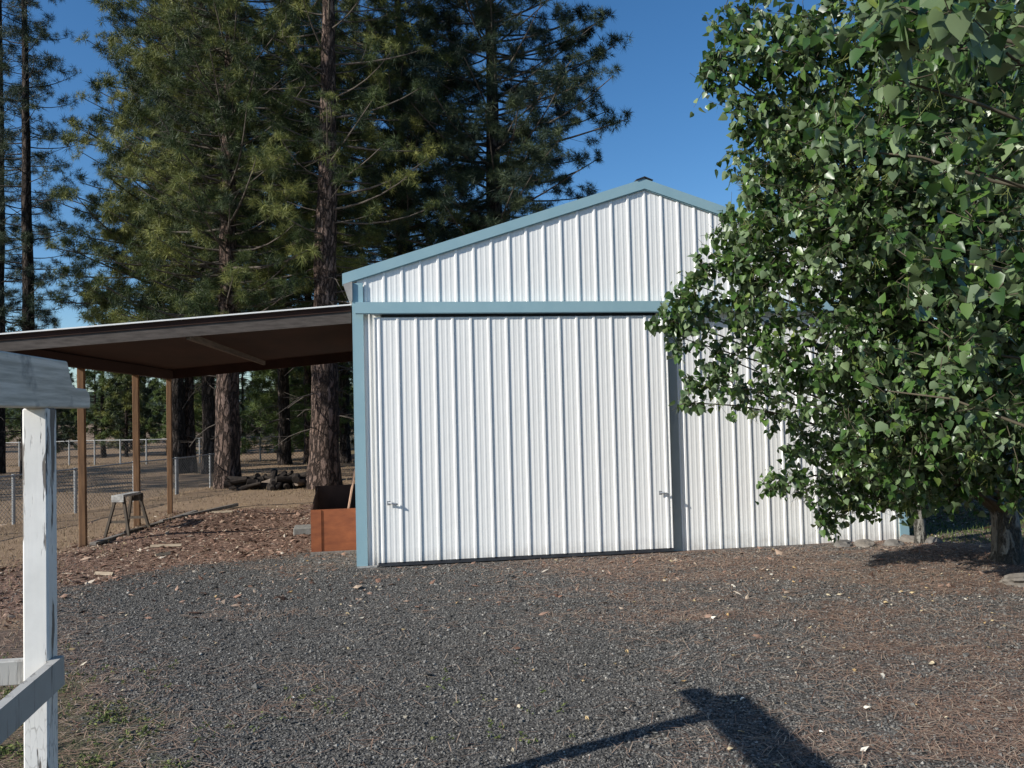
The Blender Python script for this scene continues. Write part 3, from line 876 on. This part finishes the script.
chain_fence('chain_link_fence', 'low chain link fence with pale posts running past the roof posts', [(-9.3, 11.0), (-8.62, 16.05), (-8.1, 19.3), (-7.75, 22.4)], .86, 1.62, M['fence_post'], .0032, .085, .030)
chain_fence('chain_link_fence', 'farther chain link fence crossing the dry meadow behind the pine trunks', [(-27, 34.0), (-13.6, 31.6), (-7.3, 33.4)], .98, 1.15, M['fence_post'], .0045, .13, .034)

# ------------------------------------------------------------------ pines
def tuft_template(rng, n, L, w):
    z = rng.uniform(-.45, 1, n); a = rng.rand(n) * 2 * math.pi; r = np.sqrt(1 - z * z)
    d = np.stack([r * np.cos(a), r * np.sin(a), z], -1)
    s = nrm(np.cross(d, rng.randn(n, 3)))
    ln = L * rng.uniform(.65, 1.15, n)[:, None]
    return np.stack([d * .03 - s * w / 2, d * .03 + s * w / 2, d * ln + np.array([0, 0, -.03])], 1)   # n,3,3


def frames(ax, rng):
    """Rotation matrices whose z axis is ax."""
    ax = nrm(ax); r = nrm(np.cross(ax, rng.randn(*ax.shape))); q = np.cross(ax, r)
    return np.stack([r, q, ax], -1)


def make_pine(seed, H, r0, zc, R, nbr, tpm=6.0, blades=26, tl=.22, tw=.013, dead=10, lean=(0, 0), droop=.0, low=.5, sides=None, ragged=.35, tsc=1.0, ztop=14.5, inner=.72, puff=1.0):
    rng = np.random.RandomState(seed)
    # trunk
    k = 26; zz = np.linspace(0, 1, k) ** 1.25 * H
    px = np.cumsum(rng.randn(k)) * .012 + lean[0] * zz / H; py = np.cumsum(rng.randn(k)) * .012 + lean[1] * zz / H
    path = np.stack([px, py, zz], -1); path[:, :2] -= path[0, :2]
    rr = r0 * (1 - zz / H) ** .95 + .015; rr[0] *= 1.22; rr[1] *= 1.1
    tk = NP(); nseg = 14
    fine = np.linspace(0, 1, 70); pf = np.stack([np.interp(fine * H, zz, path[:, i]) for i in range(3)], -1)
    V, F = tube_arrays(pf, np.interp(fine * H, zz, rr), nseg)
    ang = np.tile(np.arange(nseg), 70)
    c = np.repeat(pf, nseg, 0)
    V = c + (V - c) * (1 + .10 * (vnoise(ang * 1.3 + seed, V[:, 2] * 2.2)[:, None] - .5) * 1.6)
    tk.add(V, F)
    trunk = tk.mesh('pine_trunk', True)
    tr_at = lambda z: np.array([np.interp(z, zz, path[:, 0]), np.interp(z, zz, path[:, 1]), z])
    limbs = NP(); tp, tax, tsz = [], [], []
    zs = zc + (H * .985 - zc) * np.sort(((np.arange(nbr) + rng.rand(nbr)) / nbr) ** 1.0)
    az = (np.arange(nbr) * 2.39996 + rng.randn(nbr) * .5)
    tint_b = []
    for z, a in zip(zs, az):
        t = (z - zc) / (H - zc)
        shp = min(1, low + (1 - low) * (t / .18)) * max(.06, (1 - t)) ** .5
        L = R * shp * rng.uniform(1 - ragged, 1.12)
        if sides is not None: L *= sides(a)
        if L < .25: L = .25
        u = np.array([math.cos(a), math.sin(a), 0])
        ra, rb = rng.uniform(-.28, .12) + .25 * t - droop, rng.uniform(.12, .34)
        s = np.linspace(0, 1, 6)
        side = np.array([-u[1], u[0], 0]) * rng.randn() * .12
        pts = tr_at(z)[None] + L * (s[:, None] * u + (s[:, None] ** 2) * side + np.array([0, 0, 1]) * (ra * s + rb * s ** 2.2)[:, None])
        br = max(.006, .012 * L) * (1 - .8 * s) + .004
        limbs.tube(pts, br, 4)
        bt = rng.rand()
        n = max(2, int(round(L * tpm * (1.0 if z < ztop else .45) / 6.0)))
        sa = 1 - rng.rand(n) ** 1.1 * inner; sa[0] = 1.0
        for q in sa:
            p = np.array([np.interp(q, s, pts[:, i]) for i in range(3)])
            lat = (rng.randn() * .30 * L * (1.12 - q) + rng.randn() * .10) * (q < .999)
            tip = p + np.array([-u[1], u[0], 0]) * lat + u * abs(lat) * .5 + np.array([0, 0, rng.uniform(-.08, .2)])
            if np.linalg.norm(tip - p) > .12: limbs.tube(np.stack([p, (p + tip) / 2 + [0, 0, -.03], tip]), [.008, .006, .004], 3)
            k = rng.randint(5, 9); ct = float(sstep(.12, .88, .5 * bt + .5 * rng.rand())); ps = rng.uniform(.75, 1.3)  # wide clump tint paints lit clumps and shaded gaps into the needles
            ax = u * .8 + np.array([0, 0, rng.uniform(.1, .8)]) + rng.randn(3) * .25
            for _ in range(k):
                tp.append(tip + rng.randn(3) * np.array([.105, .105, .065]) * ps * puff); tax.append(ax + rng.randn(3) * .35); tsz.append(rng.uniform(.8, 1.15) * tsc * ps); tint_b.append(ct)
    for i in range(dead):
        z = rng.uniform(max(1.2, zc * .25), zc * 1.15); a = rng.rand() * 6.28; L = rng.uniform(.5, 1.7)
        u = np.array([math.cos(a), math.sin(a), 0]); s = np.linspace(0, 1, 5)
        pts = tr_at(z)[None] + L * (s[:, None] * u + np.array([0, 0, 1]) * (rng.uniform(-.1, .25) * s - rng.uniform(.0, .6) * s ** 2)[:, None]) + rng.randn(5, 3) * .03 * s[:, None]
        limbs.tube(pts, .018 * (1 - .75 * s) + .003, 4)
        for _ in range(3):
            q = rng.uniform(.35, .95); p = np.array([np.interp(q, s, pts[:, j]) for j in range(3)])
            limbs.tube(np.stack([p, p + (u + rng.randn(3) * .6) * rng.uniform(.15, .4)]), [.007, .003], 3)
    tp = np.array(tp); n = len(tp)
    Rm = frames(np.array(tax), rng) * np.array(tsz)[:, None, None]
    T = np.stack([tuft_template(rng, blades, tl, tw) for _ in range(12)])[rng.randint(0, 12, n)]
    V = np.einsum('nij,nbkj->nbki', Rm, T) + tp[:, None, None, :]
    tint = np.clip(.75 * np.array(tint_b) + .25 * rng.rand(n) + rng.randn(n) * .06, 0, 1)
    tv = np.repeat(tint, blades * 3) + np.repeat(rng.randn(n * blades) * .10, 3)
    F = np.arange(n * blades * 3).reshape(-1, 3)
    crown = crown_mesh('pine_crown', V.reshape(-1, 3), F, np.clip(tv, 0, 1), [limbs])
    return trunk, crown


def place_pine(meshes, base, label, bark='bark', needle='needle', twig='twig', group=None, rz=0.0, name='pine_tree', scale=1.0):
    t = thing(name, label, 'pine tree', (base[0], base[1], float(gheight(base[0], base[1])) - .03), rz, group)
    if scale != 1: t.scale = (scale,) * 3
    for nm, me, mts in zip(('trunk', 'crown'), meshes, ((bark,), (needle, twig))):
        o = link(nm, me, None, t)
        if not me.materials:
            for mt in mts: me.materials.append(M[mt])
    return t


def pines():
    g = 'tall pines behind the lean-to'
    # the two with lit plated bark
    p = make_pine(21, 19, .37, 5.6, 3.1, 120, 8.0, 52, tl=.19, tw=.0082, dead=34, low=.55, lean=(.45, 0), ragged=.5)
    place_pine(p, gnd(324, 487), 'big pine with lit plated trunk standing just left of the barn', group=g)
    p = make_pine(22, 18, .31, 3.7, 3.4, 290, 13, 52, tl=.19, tw=.0082, dead=10, low=.75, lean=(.25, .2), tsc=1.1, inner=1.0)
    place_pine(p, gnd(228, 487), 'dense pine with grey sunlit trunk left of the woodpile', group=g)
    p = make_pine(23, 19, .23, 3.8, 3.9, 270, 12, 42, tl=.21, tw=.0105, dead=8, low=.8, tsc=1.1, inner=.95)
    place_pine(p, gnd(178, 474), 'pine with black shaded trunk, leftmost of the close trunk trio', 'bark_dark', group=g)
    p = make_pine(24, 17, .16, 5.5, 2.8, 140, 9, 38, tl=.21, tw=.0105, dead=8)
    place_pine(p, gnd(191, 473), 'slim pine with pale streaked trunk, middle of the close trunk trio', group=g)
    p = make_pine(25, 19, .22, 4.3, 3.3, 230, 11, 42, tl=.21, tw=.0105, dead=8, low=.7, tsc=1.1, inner=.95)
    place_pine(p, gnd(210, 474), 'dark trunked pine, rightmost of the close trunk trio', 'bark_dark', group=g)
    p = make_pine(26, 18, .22, 5.0, 3.2, 210, 11, 36, tl=.22, tw=.012, dead=18)
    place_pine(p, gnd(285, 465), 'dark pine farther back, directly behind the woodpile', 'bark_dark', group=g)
    p = make_pine(27, 18, .17, 5.0, 2.8, 160, 8.5, 36, tl=.22, tw=.012, dead=12)
    place_pine(p, gnd(309, 463), 'grey trunked pine half hidden behind the big plated trunk', group=g)
    p = make_pine(28, 18, .19, 3.2, 3.3, 250, 11, 36, tl=.22, tw=.012, dead=6, low=.7)
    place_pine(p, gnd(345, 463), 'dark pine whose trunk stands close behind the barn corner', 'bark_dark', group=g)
    p = make_pine(29, 19, .27, 4.4, 3.4, 280, 14, 44, tl=.21, tw=.0102, dead=8, low=.75, tsc=1.1, inner=1.0)
    place_pine(p, (-3.3, 24.5), 'tall full pine rising behind the left slope of the barn roof', group=g)
    # dark one over the roof
    p = make_pine(30, 21, .34, 6.0, 4.2, 230, 14, 52, tl=.20, tw=.009, dead=40, low=.72, ragged=.28, tsc=1.15, ztop=17, inner=.85)
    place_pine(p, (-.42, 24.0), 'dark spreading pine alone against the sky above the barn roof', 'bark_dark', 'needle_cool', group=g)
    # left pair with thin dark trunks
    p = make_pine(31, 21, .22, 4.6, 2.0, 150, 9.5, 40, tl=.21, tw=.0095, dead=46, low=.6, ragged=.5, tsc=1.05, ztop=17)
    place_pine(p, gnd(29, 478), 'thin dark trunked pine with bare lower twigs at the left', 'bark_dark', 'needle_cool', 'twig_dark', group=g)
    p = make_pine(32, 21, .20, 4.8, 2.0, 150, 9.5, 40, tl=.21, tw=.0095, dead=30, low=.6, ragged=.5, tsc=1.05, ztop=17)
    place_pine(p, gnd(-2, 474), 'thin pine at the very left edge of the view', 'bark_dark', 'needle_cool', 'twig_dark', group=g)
    # young bright one
    p = make_pine(33, 5.2, .10, .35, 1.75, 110, 9, 24, tl=.24, tw=.02, dead=0, low=.95)
    place_pine(p, (-9.6, 33.0), 'young bright green pine in the sun between the trunks', 'bark', 'needle_young')
    # outside the view on the left: their long shadows cross the meadow
    for i, (x, y) in enumerate(((-27.5, 15.5), (-32, 19), (-37, 14.5), (-25.2, 13.3))):
        p = make_pine(50 + i, 18, .22, 3.5, 2.2 if i == 3 else 3.2, 110, 6, 16, tl=.32, tw=.03, dead=4, low=.8, ztop=30)
        place_pine(p, (x, y), ('broad tall pine beyond the left edge, in front of the meadow', 'tall pine standing farthest back outside the view on the left', 'tall pine farthest out to the left of the view', 'narrow pine standing beyond the left edge close to the low fence')[i], 'bark_dark')
    # wood behind: three trees, copied
    protos = [make_pine(41, 11, .16, .9, 2.5, 120, 5.2, 18, tl=.34, tw=.034, dead=2, low=.9),
              make_pine(42, 13, .18, 1.6, 2.7, 120, 5.0, 18, tl=.34, tw=.034, dead=4, low=.8),
              make_pine(43, 9, .14, .5, 2.3, 110, 5.4, 18, tl=.34, tw=.034, dead=0, low=.95)]
    rng = np.random.RandomState(8)
    spots = []
    for i in range(34): spots.append((-52 + i * 1.6 + rng.uniform(-.7, .7), rng.uniform(44, 62)))
    for i in range(15): spots.append((-25 + i * 1.45 + rng.uniform(-.5, .5), rng.uniform(36.5, 42)))
    for i in range(7): spots.append((-6.8 + i * 1.5, rng.uniform(30, 36)))
    for x, y in ((7.8, 21), (10.2, 19.5), (12.6, 22), (15, 20), (9.3, 24), (13.5, 26), (17.5, 23), (11.5, 15.5)): spots.append((x, y))
    for i, (x, y) in enumerate(spots):
        kind = i % 3
        sc = rng.uniform(.8, 1.15)
        if y > 43: sc *= .62
        elif x < 5: sc *= .58
        right = x > 5
        place_pine(protos[kind], (x, y), ('bushy pine in the dark growth right of the barn' if right else 'bushy pine in the dark wood beyond the meadow'),
                   'bark_dark', 'needle_cool' if (kind == 0 or right) else ('needle_young' if kind == 1 else 'needle'), 'twig_dark', 'pines right of the barn' if right else 'pines of the wood beyond the meadow', rng.rand() * 6.28, scale=sc)


pines()

# ------------------------------------------------------------------ poplars
def poplar(name, label, base, trunk_pts, trunk_r, lobes, seed, leaf=.062, dens=1.15):
    rng = np.random.RandomState(seed)
    base = np.array([base[0], base[1], float(gheight(base[0], base[1])) - .02])
    t = thing(name, label, 'poplar tree', base)
    tp = np.array(trunk_pts, float); n = len(tp)
    s = np.linspace(0, 1, 30); si = np.linspace(0, 1, n)
    path = np.stack([np.interp(s, si, tp[:, i]) for i in range(3)], -1)
    path[1:-1] = (path[:-2] + 2 * path[1:-1] + path[2:]) / 4
    rr = trunk_r * (1 - .78 * s); rr[0] *= 1.25
    tk = NP(); V, F = tube_arrays(path, rr, 12); c = np.repeat(path, 12, 0)
    V = c + (V - c) * (1 + .22 * (vnoise(np.tile(np.arange(12), 30) * 1.1 + seed, V[:, 2] * 3)[:, None] - .5)); tk.add(V, F)
    link('trunk', tk.mesh('poplar_trunk', True), M['bark_poplar'], t)
    limbs = NP(); cat = NP(); LP, LA, LS, LT = [], [], [], []
    for (px, py, Y, rpx, amt) in lobes:
        cen = at(px, py, Y) - base; r = rpx / FPX * Y
        # limb from the trunk
        j = int(np.clip(np.searchsorted(path[:, 2], max(.5, cen[2] - .55 * np.linalg.norm(cen[:2] - path[15, :2]))), 3, 28))
        a = path[j]; q = np.linspace(0, 1, 8)[:, None]
        mid = (a + cen) / 2 + np.array([0, 0, .12 * np.linalg.norm(cen - a)])
        pts = (1 - q) ** 2 * a + 2 * q * (1 - q) * mid + q ** 2 * cen + rng.randn(8, 3) * .02
        limbs.tube(pts, np.interp(np.linspace(0, 1, 8), [0, 1], [min(rr[j] * .45, .026), .005]), 5)
        lf = leaf
        ntw = max(6, int(amt * dens * 2.6 * math.pi * r * r / (lf * lf * .75) / 11))
        d = nrm(rng.randn(ntw, 3)); rad_ = r * rng.rand(ntw) ** .45
        ends = cen + d * rad_[:, None] * np.array([1, 1, .95])
        for e, dd in zip(ends, d):
            st = cen + (e - cen) * rng.uniform(.25, .6) + rng.randn(3) * .05
            L = rng.uniform(.18, .36)
            tip = e + (dd * .6 + rng.randn(3) * .45 + np.array([0, 0, .15])) * L * .5
            m = (st + tip) / 2 + rng.randn(3) * .04
            tw = np.stack([st, m, e, tip]); limbs.tube(tw, [.004, .0035, .0028, .0016], 3)
            k = rng.randint(8, 15)
            qs = rng.rand(k) ** .7
            P = np.stack([np.interp(qs, [0, .4, .75, 1], tw[:, i]) for i in range(3)], -1)
            off = nrm(rng.randn(k, 3)) * rng.uniform(.02, .06, (k, 1))
            LP.append(P + off)
            LA.append(off * 8 + rng.randn(k, 3) * .45 + np.array([0, 0, -.55])); LS.append(lf * rng.uniform(.62, 1.25, k))
            LT.append(np.clip(rng.rand(k) * .75 + rng.uniform(-.1, .28), 0, 1))
            if rng.rand() < .05:
                for _ in range(7):
                    cat.tube(np.stack([e, e + rng.randn(3) * .03 + [0, 0, -.03], e + rng.randn(3) * .055 + [0, 0, -.08]]), [.0022, .0022, .001], 3)
    LP, LA, LS, LT = (np.concatenate(x) for x in (LP, LA, LS, LT)); n = len(LP)
    y = nrm(LA); x = nrm(np.cross(y, rng.randn(n, 3) + np.array([0, 0, 1.0]))); z = np.cross(x, y)
    Rm = np.stack([x, y, z], -1) * LS[:, None, None]
    fold = rng.uniform(.02, .22, n); curl = rng.uniform(-.05, .28, n)
    T = np.zeros((n, 9, 3))
    base_ = [(0, 0), (.30, -.06), (.50, .20), (.33, .58), (0, 1.06), (-.33, .58), (-.50, .20), (-.30, -.06), (0, .5)]
    for i, (a, b) in enumerate(base_):
        T[:, i, 0] = a * (1 + rng.randn(n) * .06); T[:, i, 1] = b; T[:, i, 2] = abs(a) * fold * 2 - curl * b * b * (.6 if i != 8 else .55)
    V = np.einsum('nij,nkj->nki', Rm, T) + LP[:, None, :]
    o = (np.arange(n) * 9)[:, None]
    F = np.concatenate([o + np.array([[0, 1, 2, 8]]), o + np.array([[8, 2, 3, 4]]), o + np.array([[0, 8, 6, 7]]), o + np.array([[8, 4, 5, 6]])])
    me = crown_mesh('poplar_crown', V.reshape(-1, 3), F, np.repeat(LT, 9), [limbs, cat])
    for mt in ('leaf', 'twig_poplar', 'catkin'): me.materials.append(M[mt])
    link('crown', me, None, t)
    print(name, 'leaves', n)


poplar('poplar_tree', 'broad poplar tree with thick dark trunk at the right edge', gnd(1007, 563),
       [(0, 0, 0), (.02, .02, .5), (-.10, .03, 1.0), (-.18, -.25, 2.0), (-.25, -.55, 3.6), (-.35, -.9, 5.4), (-.4, -1.1, 6.8)], .15, [
        (736, 6, 6.6, 20, .5), (722, 30, 6.6, 14, .5), (711, 64, 6.6, 13, 1), (728, 75, 6.6, 28, 1.2), (740, 110, 6.6, 24, 1.1), (735, 40, 6.6, 22, 1), (770, 50, 6.4, 48, 1.1), (820, 40, 6.2, 60, 1.2), (800, 130, 6.5, 66, 1.25), (762, 130, 6.7, 36, 1.1), (765, 170, 6.8, 34, 1.1), (770, 210, 6.8, 44, 1.1),
        (880, 130, 6.2, 90, 1.25), (860, 210, 6.4, 90, 1.25), (940, 230, 6.3, 100, 1.25), (800, 265, 7.0, 60, 1.2), (745, 250, 7.3, 38, 1.1), (728, 228, 7.3, 20, 1.1), (722, 262, 7.4, 16, .9), (750, 285, 7.4, 34, 1), (870, 310, 7.0, 90, 1.2), (960, 330, 6.8, 100, 1.2),
        (690, 314, 7.5, 32, 1), (668, 318, 7.5, 17, .9), (740, 325, 7.5, 46, .85), (685, 340, 7.6, 24, .8), (700, 385, 7.7, 22, .6), (690, 402, 7.7, 12, .6), (742, 385, 7.7, 40, .6), (720, 360, 7.6, 30, .6), (700, 285, 7.5, 20, .45), (709, 272, 7.4, 9, .7), (800, 365, 7.4, 56, .75),
        (850, 400, 7.3, 62, .85), (920, 410, 7.2, 80, 1.25), (1000, 400, 7.0, 80, 1.2), (1050, 470, 7.2, 60, 1.1), (1060, 300, 6.6, 90, 1), (990, 470, 7.6, 44, 1.2), (930, 470, 7.7, 44, 1.2),
        (1080, 150, 6.3, 100, .9), (1000, 150, 6.2, 90, 1.2), (1150, 350, 6.8, 110, .8), (880, 455, 7.5, 50, 1.2), (900, 20, 6.2, 70, 1.2), (985, 40, 6.0, 80, 1.2), (860, -20, 6.0, 60, .8), (1000, 60, 7.4, 90, .9), (930, 100, 7.4, 90, .9)], 5, .068)
poplar('poplar_tree', 'slender poplar with thin pale trunk at the right barn corner', gnd(921, 545),
       [(0, 0, 0), (-.02, 0, .6), (.03, -.03, 1.3), (-.05, -.1, 2.2), (-.1, -.2, 3.2)], .075, [
        (800, 486, 8.3, 28, .8), (768, 487, 8.3, 13, .5), (835, 500, 8.5, 30, .95), (828, 522, 8.5, 14, .7), (868, 486, 8.6, 38, 1.1), (905, 490, 8.8, 30, 1), (850, 448, 8.4, 44, .7), (905, 440, 8.6, 50, 1), (955, 485, 8.8, 36, 1.1), (820, 440, 8.2, 32, .6), (792, 418, 8.1, 22, .7), (800, 450, 8.2, 24, .6)], 6, .066)
poplar('poplar_tree', 'near poplar whose large leaves hang into the upper right', (4.6, 3.9),
       [(0, 0, 0), (-.05, 0, 1.0), (-.1, -.05, 2.2), (-.25, -.1, 3.6), (-.3, -.1, 5.0)], .13, [
        (930, 20, 2.7, 40, .42), (1000, 60, 2.7, 60, .45), (900, 80, 3.8, 55, .5), (970, 170, 3.6, 60, .45), (1010, 250, 3.8, 60, .5), (870, 20, 4.4, 50, .5), (850, 150, 4.9, 50, .45), (920, 260, 4.6, 55, .5),
        (1080, 120, 3.2, 90, .5), (1090, 300, 3.6, 90, .6), (1000, -40, 3.0, 80, .5), (960, 350, 5.0, 55, .5), (1020, 400, 5.0, 50, .6), (890, 390, 5.4, 40, .4)], 7, .074)

# ------------------------------------------------------------------ light, sky, camera
w = bpy.data.worlds.new('World'); S.world = w; w.use_nodes = True
nt = w.node_tree; bg = nt.nodes['Background']
sky = nt.nodes.new('ShaderNodeTexSky'); sky.sky_type = 'NISHITA'; sky.sun_disc = False
sky.sun_elevation = SUN_EL; sky.sun_rotation = math.atan2(-SUN_H[0], -SUN_H[1]) % (2 * math.pi)
sky.altitude = 700; sky.air_density = 1.0; sky.dust_density = .8; sky.ozone_density = 3.4
hs = nt.nodes.new('ShaderNodeHueSaturation'); hs.inputs['Saturation'].default_value = 1.22
nt.links.new(sky.outputs[0], hs.inputs['Color']); nt.links.new(hs.outputs[0], bg.inputs[0]); bg.inputs[1].default_value = .112
sl = bpy.data.lights.new('sun', 'SUN'); sl.energy = 5.0; sl.angle = rad(.53); sl.color = (1.0, .965, .90)
so = bpy.data.objects.new('sun', sl); COL.objects.link(so)
so.rotation_euler = Vector(SUN_DIR).to_track_quat('-Z', 'Y').to_euler(); so.location = (-20, -12, 18)

cam = bpy.data.cameras.new('camera'); cam.sensor_width = 36.0; cam.lens = FPX / 1024 * 36.0
cam.clip_start = .05; cam.clip_end = 5000
co = bpy.data.objects.new('camera', cam); COL.objects.link(co)
m = Matrix(((_R[0], _U[0], -_F[0], 0), (_R[1], _U[1], -_F[1], 0), (_R[2], _U[2], -_F[2], EYE), (0, 0, 0, 1)))
co.matrix_world = m
S.camera = co

S.view_settings.view_transform = 'Standard'; S.view_settings.look = 'None'
S.view_settings.exposure = .32; S.view_settings.gamma = 1.0
S.render.engine = 'CYCLES'
S.cycles.max_bounces = 6; S.cycles.transparent_max_bounces = 4
S.cycles.use_denoising = True
